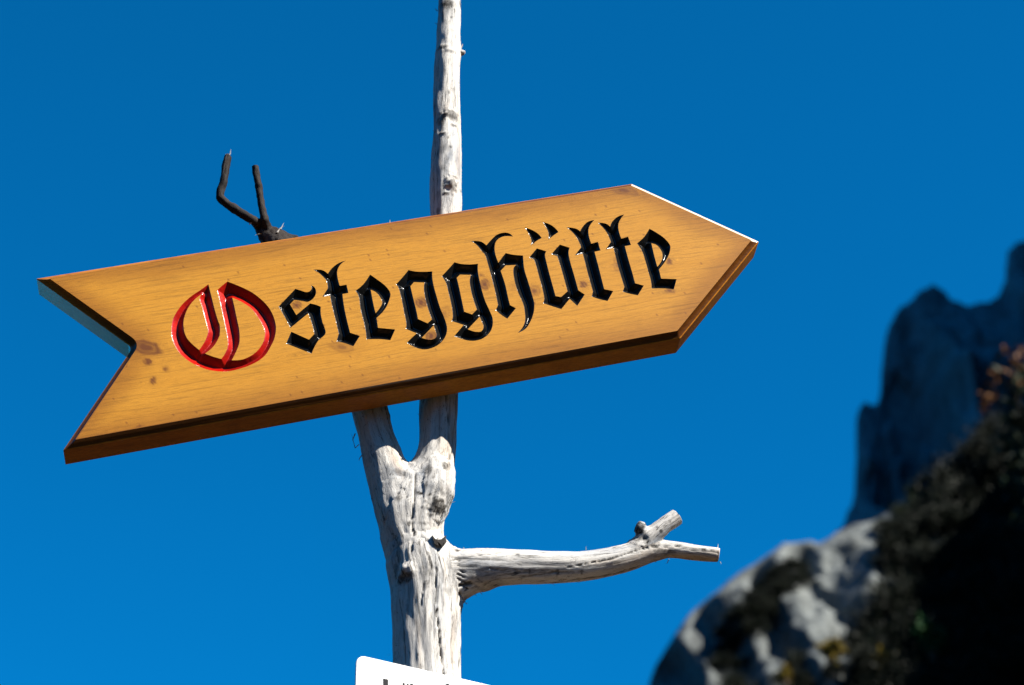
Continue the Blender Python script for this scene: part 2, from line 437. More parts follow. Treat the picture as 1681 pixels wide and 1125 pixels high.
plant('leafy_plant', 1362, 1085, 'small yellow leafed plant at the foot of the pale rock patch', M_YEL, 3, 0.16, 0.45)
plant('leafy_plant', 1455, 1112, 'yellow green plant in the dark lower part of the hillside', M_YEL, 4, 0.15, 0.55)
plant('leafy_plant', 1530, 1075, 'green plant with narrow leaves low in the dark hillside', M_GRN, 5, 0.22, 0.9)
plant('leafy_plant', 1290, 1118, 'tiny ochre plant at the very bottom of the rocky slope', M_YEL, 6, 0.13, 0.3)

def orange_shrub():
    y = 30.0; K = 30/14
    base = at_y(1745, 930, y)
    e = empty('autumn_shrub', base)
    loc = lambda u, v, dy=0: at_y(u, v, y+dy)-base
    stems = [[(1745, 930), (1700, 760), (1668, 650), (1660, 585)], [(1745, 930), (1690, 800), (1645, 680), (1622, 640)], [(1745, 930), (1710, 720), (1690, 600)], [(1745, 930), (1720, 800), (1700, 700)]]
    V = []; Fc = []
    for st in stems:
        for k, (u, v) in enumerate(st):
            q = loc(u, v, (k*0.13) % 0.3); rad = K*0.014*(1-k*0.22)
            for j in range(6):
                t = j/6*6.283; V.append(q+np.array([math.cos(t)*rad, math.sin(t)*rad, 0]))
            if k:
                b0 = len(V)-12
                for j in range(6): Fc.append((b0+j, b0+(j+1) % 6, b0+6+(j+1) % 6, b0+6+j))
    mesh_obj('stem', V, Fc, M_STEM, e)
    V, Fc = leaf_cloud(8, [(c_, r_*K) for c_, r_ in [(loc(1672, 578, .1), .05), (loc(1660, 600, -.1), .05), (loc(1650, 575), .035), (loc(1663, 625), .035), (loc(1628, 632, .1), .045), (loc(1622, 655), .05), (loc(1615, 668), .035), (loc(1636, 615), .03)]], 15, 0.045*K)
    mesh_obj('orange_leaves', V, Fc, M_ORG, e, smooth=False)
    V, Fc = leaf_cloud(9, [(loc(u, v, dy), .10*K) for u, v, dy in [(1672, 650, 0), (1680, 620, .2), (1665, 690, .1), (1690, 680, 0), (1700, 640, .1), (1655, 730, .2), (1680, 740, .1), (1700, 780, 0), (1670, 790, .3), (1710, 720, 0), (1720, 850, .1), (1690, 850, .2)]], 60, 0.06*K)
    mesh_obj('green_leaves', V, Fc, mat_leaf('dark_green_leaves', (0.008, 0.015, 0.005), (0.014, 0.024, 0.008)), e, smooth=False)
    props(e, 'shrub with dark green and orange leaves at the right edge above the dark slope', 'shrub')
orange_shrub()

# ------------------------------------------------------------------ arrow board
BEV = 0.0100; THK = 0.060
outer_px = [(59, 457.5), (1037, 302.0), (1246, 397), (1116.5, 556), (103, 740), (217.5, 571)]
outer = np.array([sign_xz(u, v, BEV) for u, v in outer_px])     # clockwise as seen
def inset(P, d):
    n = len(P); out = []
    for i in range(n):
        a, b, c = P[i-1], P[i], P[(i+1) % n]
        e1 = (b-a)/np.linalg.norm(b-a); e2 = (c-b)/np.linalg.norm(c-b)
        n1 = np.array([e1[1], -e1[0]]); n2 = np.array([e2[1], -e2[0]])     # inward for clockwise outlines
        den = 1+np.dot(n1, n2); out.append(b+(n1+n2)/den*d)
    return np.array(out)
NF = 7
def round_ring(P, d, big):
    """corner i becomes an arc; the notch corner (last) has a larger radius"""
    Q = inset(P, d); n = len(Q); out = []
    for i in range(n):
        a, b, c = Q[i-1], Q[i], Q[(i+1) % n]
        r = big if i == n-1 else 0.0022
        e1 = (a-b)/np.linalg.norm(a-b); e2 = (c-b)/np.linalg.norm(c-b)
        for k in range(NF):
            t = k/(NF-1); p0 = b+e1*r; p1 = b+e2*r
            out.append((1-t)**2*p0+2*t*(1-t)*b+t*t*p1)
    return np.array(out)
rings = []
for off, dep in [(BEV, 0.0), (BEV*0.97, 0.0016), (BEV*0.80, 0.0046), (BEV*0.52, 0.0074), (BEV*0.2, 0.0092), (0.0008, 0.0098), (0, 0.0108), (0, 0.020), (0, 0.035), (0, THK-0.0015), (0.0015, THK)]:
    rings.append((round_ring(outer, off, 0.010+off*0.8), dep))
Mn = len(rings[0][0])
V = []; 
for q, dep in rings:
    for x, z in q: V.append((x, dep, z))
Fc = []
for k in range(len(rings)-1):
    for j in range(Mn):
        a = k*Mn+j; b = k*Mn+(j+1) % Mn
        Fc.append((a, a+Mn, b+Mn, b))
Fc.append(tuple(range((len(rings)-1)*Mn, len(rings)*Mn))[::-1])
sign = empty('arrow_sign', SO, (0, 0, YAW))
props(sign, 'yellow varnished wooden arrow board carved with Gothic lettering fixed to the bare tree', 'sign')
edge = mesh_obj('board_edge', V, Fc, M_EDGE, sign, attrs={'bevel': [(0.25 if (i % Mn) < NF else 1.0) if p[1] < 0.0095 else 0.0 for i, p in enumerate(V)],  # bevel stain thinned along the top edge, sunlight put into the colour
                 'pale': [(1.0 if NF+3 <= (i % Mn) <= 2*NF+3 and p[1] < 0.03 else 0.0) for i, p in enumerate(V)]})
# flat shading across sharp edges
bmx = bmesh.new(); bmx.from_mesh(edge.data); bmesh.ops.recalc_face_normals(bmx, faces=bmx.faces)
for e_ in bmx.edges:
    if len(e_.link_faces) == 2 and e_.calc_face_angle(0) > R(28): e_.smooth = False
bmx.to_mesh(edge.data); bmx.free()

# lettering traced as outlines: corner points end in c, the others are smoothed
LET = [
 ('O', (260, 440, 5.603), [
  "460,150c 395,198 310,255 230,325 175,395 135,470 120,560 122,630 145,700 190,775 245,830 310,875 380,910 460,937 560,952 650,950 740,930 830,900 920,855 985,800 1040,710 1070,640 1082,550 1070,480 1040,405 1000,345 940,285 860,225 760,175 635,125c 588,162 540,205c 562,290 590,420 615,540 635,640 638,720 615,785 578,838c 500,815 430,788c 490,740 530,690 562,620 565,530 550,490 520,390 490,270",
  "400,240c 340,285 285,350 250,420 232,490 235,570 260,640 300,690 375,755c 425,680 450,620 458,580 450,545 425,450 400,350 380,285",
  "680,275c 760,310 850,370 910,445 955,520 980,590 978,630 965,680 930,740 885,785 830,820 760,845 675,850c 715,770 742,700 748,640 742,560 725,480 700,360"]),
 ('s', (460, 460, 8.033), ["405,70c 445,88 470,130 470,180 450,225 410,265 360,288 300,278 185,262c 130,320c 212,460c 395,308c 470,325 535,352c 535,440 560,560 590,640 598,700 570,740 510,790 470,850 440,910 415,970c 250,905 78,838c 145,680c 380,785c 448,712c 425,600 368,440c 135,630c 60,490 -20,347c 200,115c 280,140 340,158 385,150 412,120 415,95"]),
 ('t', (440, 400, 5.603), ["720,155c 650,180 590,225 550,278c 500,245 415,240c 460,265 510,310 540,350 550,412c 500,490c 570,480c 590,580 620,700 650,830c 630,900c 700,915 785,945c 845,850c 755,820c 725,700 700,580 685,465c 740,455c 722,378c 660,390c 640,310 638,250 665,195"]),
 ('e', (440, 400, 5.603), ["938,285c 1010,335 1080,390 1125,455 1118,510 1090,580 1050,635 998,685c 1012,775c 1170,790c 1125,890c 1030,880 905,882c 900,820 880,720 850,600 835,490 805,435c 880,370", "945,425c 1000,455 1040,510 1050,545 1030,590 990,640c 970,560"]),
 ('g', (640, 430, 7.03), ["215,95c 300,112 400,115 490,110c 490,180 505,270 540,400 580,530 630,650 660,760 650,840 610,910 540,970 450,1005 380,1010 300,990 195,935c 250,880 310,825c 245,800 180,772c 190,740 185,680 165,590 145,480 125,390 100,300 70,260c 140,185",
  "278,235c 400,240c 392,300 400,380 420,470 450,570 485,665c 435,710c 325,660c 305,560 270,420 238,282c", "505,735c 530,810 540,850 525,880 485,897 440,897 368,878c"]),
 ('g', (640, 430, 7.03), ["745,5c 830,25 920,30 1018,22c 1015,90 1030,190 1060,320 1100,450 1150,560 1185,650 1185,740 1150,820 1080,880 1000,908 910,910 830,890 742,858c 800,790 850,730c 780,705 712,685c 725,640 720,560 700,450 675,350 650,250 600,165c 670,90",
  "808,148c 935,152c 922,210 925,270 945,370 975,470 1003,552c 948,607c 858,575c 840,490 800,300 772,185c", "1035,635c 1060,690 1080,740 1075,775 1050,805 1000,808 950,798 900,778c"]),
 ('h', (640, 360, 4.892), ["990,140c 960,115 915,108 860,125 820,160 775,210c 730,180 652,175c 700,210 740,260 765,290 790,370 815,460 845,580 868,690c 850,730c 890,765 943,800c 1013,715c 965,690c 950,630 925,520 890,415c 930,372c 1012,368c 992,400 1000,490 1030,590 1070,680 1085,760 1085,820 1065,870 1025,915c 1090,880 1130,820 1155,750 1160,680 1140,600 1110,500 1080,400 1070,292c 990,285 930,272c 900,310 872,350c 845,270 845,200 870,160 920,138"]),
 ('dot', (840, 330, 5.624), ["120,245c 180,265 240,300 278,342c 230,370 175,412c 182,370 165,320"]),
 ('dot', (840, 330, 5.624), ["285,195c 350,215 400,250 433,288c 385,320 338,358c 342,320 330,270"]),
 ('u', (840, 330, 5.624), ["232,438c 320,465c 308,500 320,560 345,660 375,770 405,878c 455,888c 515,835c 500,780 470,670 440,570 420,510c 365,492c 445,403c 535,432c 525,480 540,560 575,680 615,825c 675,865c 605,970c 535,905c 458,1000c 380,975 290,945c 300,900 280,800 250,690 220,580 205,540c 162,523c"]),
 ('t', (840, 330, 5.624), ["765,175c 700,195 655,240 632,280c 590,255 505,243c 560,290 600,340 630,400 640,430c 583,503c 655,488c 675,560 700,660 730,770 750,840c 738,883c 800,905 885,925c 938,832c 855,815c 830,720 800,600 765,470c 820,458c 795,378c 735,395c 712,320 710,260 730,215"]),
 ('t', (840, 330, 5.624), ["1040,125c 980,145 930,190 908,237c 870,210 793,200c 840,245 875,290 900,340 915,380c 868,450c 940,435c 955,500 980,600 1010,700 1040,795c 1025,838c 1080,855 1165,872c 1220,782c 1140,760c 1110,650 1075,530 1045,418c 1102,408c 1075,330c 1012,348c 990,280 985,220 1005,170"]),
 ('e', (840, 330, 5.624), ["1272,257c 1340,295 1410,345 1460,405 1465,440 1450,500 1410,570 1360,632c 1380,717c 1523,722c 1497,818c 1400,808 1292,810c 1285,740 1260,650 1235,560 1205,470 1157,392c 1220,335", "1290,392c 1340,410 1380,460 1392,500 1385,550 1345,608c 1320,520"]),
]
def outline(s, reg):
    pts = []; cor = []
    for t in s.split():
        c = t.endswith('c'); x, y = t.rstrip('c').split(',')
        pts.append((reg[0]+float(x)/reg[2], reg[1]+float(y)/reg[2])); cor.append(c)
    P = np.array([sign_xz(u, v) for u, v in pts]); n = len(P)
    T = []
    for i in range(n):
        T.append((P[(i+1) % n]-P[i-1])*0.5)
    out = []
    for i in range(n):
        a, b = P[i], P[(i+1) % n]; ch = b-a
        if cor[i] and cor[(i+1) % n]:
            ta = tb = ch
        else:
            ta = T[i]; tb = T[(i+1) % n]
            L = np.linalg.norm(ch)
            if not cor[i]: ta = ta/max(np.linalg.norm(ta), 1e-9)*L
            if not cor[(i+1) % n]: tb = tb/max(np.linalg.norm(tb), 1e-9)*L
            if cor[i]: ta = 1.5*ch-0.5*tb
            if cor[(i+1) % n]: tb = 1.5*ch-0.5*ta
        m = max(1, int(np.linalg.norm(ch)/0.0013))
        for k in range(m):
            t = k/m
            out.append((2*t**3-3*t*t+1)*a+(t**3-2*t*t+t)*ta+(-2*t**3+3*t*t)*b+(t**3-t*t)*tb)
    return np.array(out)
def inside(pts, loops):
    r = np.zeros(len(pts), bool)
    for L in loops:
        a = L; b = np.roll(L, -1, 0)
        for i in range(len(L)):
            (x0, y0), (x1, y1) = a[i], b[i]
            if y0 == y1: continue
            m = ((y0 > pts[:, 1]) != (y1 > pts[:, 1])) & (pts[:, 0] < (x1-x0)*(pts[:, 1]-y0)/(y1-y0)+x0)
            r ^= m
    return r
def dist_to(pts, loops):
    d = np.full(len(pts), 1e9)
    for L in loops:
        a = L; ab = np.roll(L, -1, 0)-L; l2 = (ab**2).sum(1)+1e-16
        for i0 in range(0, len(pts), 4000):
            p = pts[i0:i0+4000]
            ap = p[:, None]-a[None]
            t = np.clip((ap*ab[None]).sum(2)/l2, 0, 1)
            dd = np.sqrt(((ap-ab[None]*t[..., None])**2).sum(2)).min(1)
            d[i0:i0+4000] = np.minimum(d[i0:i0+4000], dd)
    return d
def triangulate(loops, pts):
    verts = [Vector(p) for L in loops for p in L]; edges = []; s = 0
    for L in loops:
        edges += [(s+i, s+(i+1) % len(L)) for i in range(len(L))]; s += len(L)
    verts += [Vector(p) for p in pts]
    v, _, f, _, _, _ = delaunay_2d_cdt(verts, edges, [], 0, 1e-7)
    v = np.array([tuple(q) for q in v]); f = np.array([t for t in f if len(t) == 3])
    return v, f
all_loops = []
rim = []
for nm, reg, strs in LET:
    loops = [outline(s, reg) for s in strs]; all_loops += loops
    lo = np.vstack(loops).min(0); hi = np.vstack(loops).max(0)
    st = 0.00105
    X, Z = np.meshgrid(np.arange(lo[0], hi[0], st), np.arange(lo[1], hi[1], st*0.87))
    X[::2] += st/2
    pts = np.stack([X.ravel(), Z.ravel()], 1); pts = pts[inside(pts, loops)]
    d = dist_to(pts, loops); pts = pts[d > 0.00045]
    v, f = triangulate(loops, pts)
    f = f[inside(v[f].mean(1), loops)]
    d = dist_to(v, loops)
    e = 0.00045; sl = 1.12 if nm != 'O' else 1.0
    hgt = sl*(np.sqrt(d*d+e*e)-e)
    hgt = np.minimum(hgt, 0.0125)+fbm(np.stack([v[:, 0]*160, v[:, 1]*160, v[:, 0]*0], 1), 3)*0.00022*np.clip(d/0.002, 0, 1)
    V3 = np.stack([v[:, 0], hgt, v[:, 1]], 1)
    a, b, c = v[f[:, 0]], v[f[:, 1]], v[f[:, 2]]
    cr = (b[:, 0]-a[:, 0])*(c[:, 1]-a[:, 1])-(b[:, 1]-a[:, 1])*(c[:, 0]-a[:, 0])
    f[cr < 0] = f[cr < 0][:, ::-1]          # normal towards -y
    o = mesh_obj('umlaut_dot' if nm == 'dot' else 'carved_letter', V3, f, M_RED if nm == 'O' else M_BLACK, sign)
    if nm == 'O': o['label'] = 'large red carved initial'
# front face with the letters cut out
front = rings[0][0]
lo, hi = front.min(0), front.max(0); st = 0.003
X, Z = np.meshgrid(np.arange(lo[0], hi[0], st), np.arange(lo[1], hi[1], st)); pts = np.stack([X.ravel(), Z.ravel()], 1)
pts = pts[inside(pts, [front])]; pts = pts[dist_to(pts, [front]) > 0.0015]
bb = np.vstack(all_loops)
dl = np.full(len(pts), 1.0)
m = (pts[:, 0] > bb[:, 0].min()-.01) & (pts[:, 0] < bb[:, 0].max()+.01)
dl[m] = dist_to(pts[m], all_loops)
il = inside(pts, all_loops); pts = pts[(~il) & (dl > 0.0008)]
v, f = triangulate([front]+all_loops, pts)
cen = v[f].mean(1)
f = f[inside(cen, [front]) & ~inside(cen, all_loops)]
a, b, c = v[f[:, 0]], v[f[:, 1]], v[f[:, 2]]
cr = (b[:, 0]-a[:, 0])*(c[:, 1]-a[:, 1])-(b[:, 1]-a[:, 1])*(c[:, 0]-a[:, 0])
f[cr < 0] = f[cr < 0][:, ::-1]
V3 = np.stack([v[:, 0], v[:, 0]*0, v[:, 1]], 1)
knots = [(240, 571, 24, 11, 0.9, 12), (243, 594, 7, 5, 0.9, 0), (273, 606, 5, 4, 0.7, 0), (252, 625, 5, 6, 0.9, 0), (230, 701, 4, 3, 0.8, 0),
         (487, 501, 9, 7, 0.75, 10), (691, 497, 10, 8, 0.85, 0), (562, 570, 22, 9, 0.42, 8), (796, 467, 8, 10, 0.8, 0), (708, 552, 10, 8, 0.85, 0), (791, 452, 4, 3, 0.6, 0),
         (877, 478, 12, 10, 0.5, 0), (877, 478, 5, 5, 0.6, 0), (957, 467, 6, 6, 0.9, 0), (1099, 429, 5, 5, 0.95, 0), (1099, 478, 9, 4, 0.6, 0), (1014, 435, 9, 12, 0.4, 0), (1024, 313, 26, 8, 0.62, 8),
         (728, 516, 10, 16, 0.3, 30), (480, 530, 8, 4, 0.3, 0), (843, 470, 8, 8, 0.2, 0), (700, 384, 2, 1.5, 0.7, 0), (1105, 548, 3, 1.5, .9, 0)]
stain = np.zeros(len(v)); gx = v[:, 0].copy(); gz = v[:, 1].copy()
tilt = math.atan2(sign_xz(1037, 302)[1]-sign_xz(59, 457)[1], sign_xz(1037, 302)[0]-sign_xz(59, 457)[0])
ct, st_ = math.cos(tilt), math.sin(tilt)
gu = v[:, 0]*ct+v[:, 1]*st_; gv = -v[:, 0]*st_+v[:, 1]*ct
nn = fbm(np.stack([v[:, 0]*60, v[:, 1]*60, v[:, 0]*0+3], 1), 3)
dv = np.zeros(len(v))
for (u, w_, ra, rb, s, rot) in knots:
    c = sign_xz(u, w_); dx = v[:, 0]-c[0]; dz = (v[:, 1]-c[1])
    al = -R(rot)
    ex = (dx*math.cos(al)+dz*math.sin(al))/(ra*0.00098); ez = (-dx*math.sin(al)+dz*math.cos(al))/(rb*0.00112)
    r = np.sqrt(ex*ex+ez*ez)*(1+nn*0.22)
    core = s*(1-sstep(0.55, 1.15, r)); halo = s*0.40*np.exp(-(r/1.5)**2)
    ringp = 0.22*s*np.exp(-(r/1.3)**2)*np.sin(r*9)
    stain = np.maximum(stain, np.clip(core*(0.8+0.3*np.sin(r*8))+halo+ringp+0.22*s*np.exp(-((r-0.92)/0.13)**2), 0, 1))
    cv = -c[0]*st_+c[1]*ct; cu = c[0]*ct+c[1]*st_
    q = (gu-cu)/(ra*0.0035); t = (gv-cv)/(rb*0.0022)
    dv += -np.sign(gv-cv)*rb*0.0007*np.exp(-q*q)*np.exp(-np.abs(t))
gk = np.random.default_rng(5)
for k in range(70):       # pin holes
    i = gk.integers(len(v)); r = np.hypot(v[:, 0]-v[i, 0], v[:, 1]-v[i, 1]); stain = np.maximum(stain, 0.75*(r < 0.0016))
dd = dist_to(v, [front])
nb_ = fbm(np.stack([v[:, 0]*9, v[:, 1]*14, v[:, 0]*0], 1), 3)
burn = 1-sstep(0.0, 0.058, dd+nb_*0.009)
burn = np.clip(burn**1.3*0.8+0.07*sstep(0.1, 0.6, nb_), 0, 1)
grain = np.stack([gu, gv+dv+0.006*noise(np.stack([gu*3, gv*6, gu*0], 1)), gu*0], 1)
mesh_obj('board_face', V3, f, M_BOARD, sign, smooth=False, attrs={'stain': stain, 'burn': burn, 'grain': grain})

# ------------------------------------------------------------------ bare tree
OFF = THK+0.032
def node(u, v, hw, off=OFF):
    p = on_plane(u, v, off); d = np.dot(p-CAM, np.array([0, cp, sp])); return np.array([*p, hw/F*d])
chains = {
 'trunk': [node(702, 1500, 66), node(701, 1250, 60), node(700, 1125, 56), node(698.5, 1000, 56.5), node(698, 960, 57), node(691, 925, 56), node(681, 892, 48), node(678, 850, 52), node(690, 810, 44), node(709, 775, 36), node(717, 740, 31.5), node(719, 700, 31), node(720, 655, 30.5), node(725, 560, 29), node(729, 450, 27), node(731.5, 350, 25.5), node(731, 300, 25.5), node(732, 240, 23.5), node(733, 200, 22.5), node(733, 170, 22), node(734.5, 120, 20.5), node(736.5, 82, 21), node(736.5, 50, 18.5), node(737, 5, 18), node(738, -60, 17), node(741, -180, 14), node(744, -330, 9), node(745, -400, 4)],
 'limb': [node(672, 880, 40), node(655, 830, 42), node(641, 790, 37), node(629, 750, 33), node(618, 718, 30), node(609, 682, 29), node(592, 620, 27), node(560, 540, 24), node(510, 460, 22, OFF+.01), node(470, 415, 21, OFF+.02), node(450, 390, 17, OFF+.02), node(440, 383, 10, OFF+.02)],
 'branch': [node(716, 930, 34, OFF), node(742, 938, 34, OFF-.01), node(764, 936, 33, OFF-.015), node(800, 933.5, 31.5, OFF-.02), node(850, 932, 28.5, OFF-.02), node(900, 931, 26.5, OFF-.02), node(950, 929.5, 25, OFF-.02), node(1000, 922.5, 24, OFF-.02), node(1040, 912.5, 22.5, OFF-.02), node(1070, 906, 18, OFF-.02), node(1095, 903, 14.5, OFF-.02), node(1140, 907.5, 12.8, OFF-.02), node(1165, 909.5, 12.5, OFF-.02), node(1178, 910.5, 12, OFF-.02)],
 'stub': [node(1046, 900, 16, OFF-.025), node(1068, 882, 15.5, OFF-.03), node(1092, 862, 13, OFF-.035), node(1111, 849, 13.5, OFF-.035)],
 'broken': [node(1060, 884, 11, OFF-.03), node(1053, 870, 9, OFF-.035), node(1051, 860, 6, OFF-.035)],
 'fillet': [node(738, 985, 18, OFF), node(752, 960, 24, OFF-.01), node(790, 945, 20, OFF-.015)],
 'burl': [node(702, 848, 24, OFF-.022), node(716, 808, 29, OFF-.026), node(719, 775, 25, OFF-.018)],
 'crook': [node(455, 402, 19, OFF+.02), node(436, 386, 13, OFF+.02), node(427, 373, 8.5, OFF+.02), node(415, 361, 7), node(395, 350, 7), node(374, 336, 6.8), node(361, 324, 6.6), node(362, 312, 6.6), node(367, 300, 6.4), node(369.5, 285, 6), node(372, 265, 6), node(374, 256, 5.3)],
 'prong': [node(441, 386, 9, OFF+.02), node(434, 362, 6.2), node(430, 342, 5.4), node(427, 325, 5.2), node(423.5, 300, 6), node(419.5, 274, 5.8)],
 'foot': [node(440, 384, 10, OFF+.02), node(462, 387, 8, OFF+.02), node(488, 393, 6, OFF+.02)],
}
GROUP = {'trunk': 0, 'limb': 0, 'burl': 0, 'fillet': 1, 'branch': 1, 'stub': 1, 'broken': 1, 'crook': 2, 'prong': 2, 'foot': 2}
FRAME = {'trunk': (0, 1), 'limb': (0, 1), 'burl': (0, 1), 'fillet': (1, 2), 'branch': (1, 2), 'stub': (1, 2), 'broken': (0, 1), 'crook': (0, 1), 'prong': (0, 1), 'foot': (1, 2)}
def resample(N, step):
    N = np.array(N); out = []
    for i in range(len(N)-1):
        p0 = N[max(i-1, 0)]; p1 = N[i]; p2 = N[i+1]; p3 = N[min(i+2, len(N)-1)]
        m = max(1, int(np.linalg.norm(p2[:3]-p1[:3])/step))
        for k in range(m):
            t = k/m
            out.append(0.5*((2*p1)+(-p0+p2)*t+(2*p0-5*p1+4*p2-p3)*t*t+(-p0+3*p1-3*p2+p3)*t**3))
    out.append(N[-1]); return np.array(out)
fine_ch = {k: resample(v_, 0.018) for k, v_ in chains.items()}
SM = {'limb': .020, 'burl': .012, 'fillet': .020, 'branch': .022, 'stub': .010, 'crook': .006, 'prong': .005, 'foot': .006}
def chain_sdf(P, ch):
    best = np.full(len(P), 1e9); sb = np.zeros(len(P)); cb = np.zeros((len(P), 3)); s0 = 0
    for a, b in zip(ch[:-1], ch[1:]):
        ab = b[:3]-a[:3]; L2 = ab@ab; L = math.sqrt(L2)
        t = np.clip((P-a[:3])@ab/L2, 0, 1); c = a[:3]+t[:, None]*ab
        d = np.linalg.norm(P-c, axis=1)-(a[3]+(b[3]-a[3])*t)
        m = d < best; best[m] = d[m]; sb[m] = s0+t[m]*L; cb[m] = c[m]; s0 += L
    return best, sb, cb
def smin(a, b, k):
    h = np.clip(0.5+0.5*(b-a)/k, 0, 1); return b*(1-h)+a*h-k*h*(1-h)
def sdf(P, full=False):
    D = None; who = np.zeros(len(P), int); raw = np.full(len(P), 1e9); fib = np.zeros((len(P), 3))
    for k, (nm, ch) in enumerate(fine_ch.items()):
        lo = ch[:, :3].min(0)-0.09; hi = ch[:, :3].max(0)+0.09
        m = np.all((P > lo) & (P < hi), axis=1); d = np.full(len(P), 1.0)
        if m.any():
            dm, s_, cm = chain_sdf(P[m], ch); d[m] = dm
            if full:
                up = dm < raw[m]; idx = np.where(m)[0][up]; raw[idx] = dm[up]; who[idx] = k
                r = (P[m]-cm)[up]; f1, f2 = FRAME[nm]
                third = P[m][up][:, 2] if nm in ('trunk', 'limb', 'burl') else s_[up]+k*3.7
                fib[idx] = np.stack([r[:, f1], r[:, f2], third], 1)
        D = d if D is None else smin(D, d, SM.get(nm, .01))
    return (D, who, fib) if full else D
# coarse tubes, joined by a voxel remesh, then pulled onto the smooth surface
bmt = bmesh.new()
for nm, ch in fine_ch.items():
    prev = None
    dirs = np.gradient(ch[:, :3], axis=0)
    for q, dv_ in zip(ch, dirs):
        dz = Vector(dv_).normalized(); ax = dz.orthogonal().normalized() if prev is None else (ax-dz*ax.dot(dz)).normalized(); ay = dz.cross(ax)
        ringv = [bmt.verts.new(Vector(q[:3])+(ax*math.cos(t)+ay*math.sin(t))*max(q[3], .003)) for t in [j/14*2*math.pi for j in range(14)]]
        if prev: 
            for j in range(14): bmt.faces.new((prev[j], prev[(j+1) % 14], ringv[(j+1) % 14], ringv[j]))
        else: bmt.faces.new(ringv[::-1])
        prev = ringv
    bmt.faces.new(prev)
bmesh.ops.recalc_face_normals(bmt, faces=bmt.faces)
tm = bpy.data.meshes.new('tmp'); bmt.to_mesh(tm); bmt.free()
to = bpy.data.objects.new('tmp', tm); C.objects.link(to)
md = to.modifiers.new('r', 'REMESH'); md.mode = 'VOXEL'; md.voxel_size = 0.0024
dg = bpy.context.evaluated_depsgraph_get(); ev = to.evaluated_get(dg); em = ev.to_mesh()
TP = np.empty(len(em.vertices)*3); em.vertices.foreach_get('co', TP); TP = TP.reshape(-1, 3)
TF = np.empty(len(em.polygons)*4, int)
em.loops.foreach_get('vertex_index', TF) if len(em.loops) == len(TF) else None
TF = TF.reshape(-1, 4) if len(em.loops) == len(TF)*1 else None
ev.to_mesh_clear(); bpy.data.objects.remove(to)
print('tree verts', len(TP))
def grad(P, e=0.0008):
    g_ = np.stack([sdf(P+np.eye(3)[i]*e)-sdf(P-np.eye(3)[i]*e) for i in range(3)], 1); n_ = np.linalg.norm(g_, axis=1)[:, None]
    return g_/np.maximum(n_, 1e-9)
for it in range(2):
    g_ = grad(TP); d_ = sdf(TP)[:, None]; TP = TP-g_*np.clip(d_, -.01, .01)
D_, WHO, FIB = sdf(TP, True); NRM = grad(TP)
names = list(fine_ch)
grp = np.array([GROUP[n_] for n_ in names])[WHO]
grp[(WHO == names.index('limb')) & (TP[:, 2] > on_plane(480, 425, OFF)[2])] = 2  # limb end takes the dark bark, shade put into its colour
# surface relief
f3 = FIB*np.array([1, 1, 1.0])
thick = np.where(grp == 2, 0.3, np.where(grp == 1, 0.6, 1.0))
disp = fbm(f3*np.array([28, 28, 9]), 3)*0.0032*thick
disp += fbm(f3*np.array([120, 120, 8]), 3)*0.0011*thick
disp += np.where(grp == 2, fbm(f3*np.array([230, 230, 60]), 3)*0.0011+np.maximum(fbm(f3*np.array([60, 60, 55]), 2), 0)*0.0016, 0)
cr_ = np.abs(noise(f3*np.array([75, 75, 6.0])+5)); crk = (1-sstep(0.0, 0.085, cr_))*sstep(0.05, 0.35, noise(f3*np.array([20, 20, 5.0])+31))
disp -= crk*0.0022*thick
dark = crk*0.75
# features placed on the surface
bv = BVHTree.FromPolygons([Vector(p) for p in TP], [tuple(map(int, q)) for q in TF])
def surf(u, v):
    return bv.ray_cast(Vector(CAM), Vector(ray(u, v)).normalized())[0]
def pxm(r): return r/F*4.05
def blob(u, v, ra, rb, amt, h=0.0, rot=0, rough=0.35):
    global disp, dark
    c = surf(u, v)
    if c is None: return
    q = TP-np.array(c); ex = q@SU; ez = q[:, 2]; ey = q@SD
    al = R(rot); a1 = ex*math.cos(al)+ez*math.sin(al); a2 = -ex*math.sin(al)+ez*math.cos(al)
    r = np.sqrt((a1/pxm(ra))**2+(a2/pxm(rb*1.18))**2+(ey/pxm(max(ra, rb)*2))**2)
    r = r*(1+rough*fbm(TP*160, 2))
    dark = np.maximum(dark, amt*(1-sstep(0.5, 1.15, r))*(0.65+0.5*np.clip(noise(TP*420)+.5, 0, 1)))
    disp = disp+h*np.exp(-r**2*1.6)
def crack(pts, wpx, dep, amt=1.0):
    global disp, dark
    P = [surf(u, v) for u, v in pts]; P = [np.array(p) for p in P if p is not None]
    if len(P) < 2: return
    best = np.full(len(TP), 1e9)
    L = len(P)-1
    for i in range(L):
        a, b = P[i], P[i+1]; ab = b-a; t = np.clip((TP-a)@ab/(ab@ab), 0, 1)
        q = TP-(a+t[:, None]*ab); d = np.linalg.norm(q-(q@SD)[:, None]*SD*0.75, axis=1)
        d = d+0.0009*noise(TP*90)
        wid = pxm(wpx)*(1-0.6*abs((i+t)/L-0.5)*1.6)
        best = np.minimum(best, d/np.maximum(wid, 1e-4))
    m = 1-sstep(0.4, 1.1, best); disp = disp-dep*m; dark = np.maximum(dark, amt*m)
blob(718, 830, 15, 14, 1.0, .003, 0, .6); blob(731, 765, 7, 8, .9, .001); blob(703, 772, 8, 10, .6); blob(689, 809, 7, 3, 1, 0, -20); blob(655, 815, 5, 9, .7, .001)
blob(671, 859, 4, 4, .95); blob(680, 874, 3, 6, .95); blob(665, 950, 18, 8, .85, .0); blob(667, 936, 13, 10, .0, .010); blob(697, 940, 10, 12, .35)
blob(735, 790, 5, 30, .35); blob(640, 770, 6, 14, .3); blob(652, 775, 12, 6, .45); blob(750, 905, 5, 4, .95); blob(722, 890, 10, 5, .9, .0)
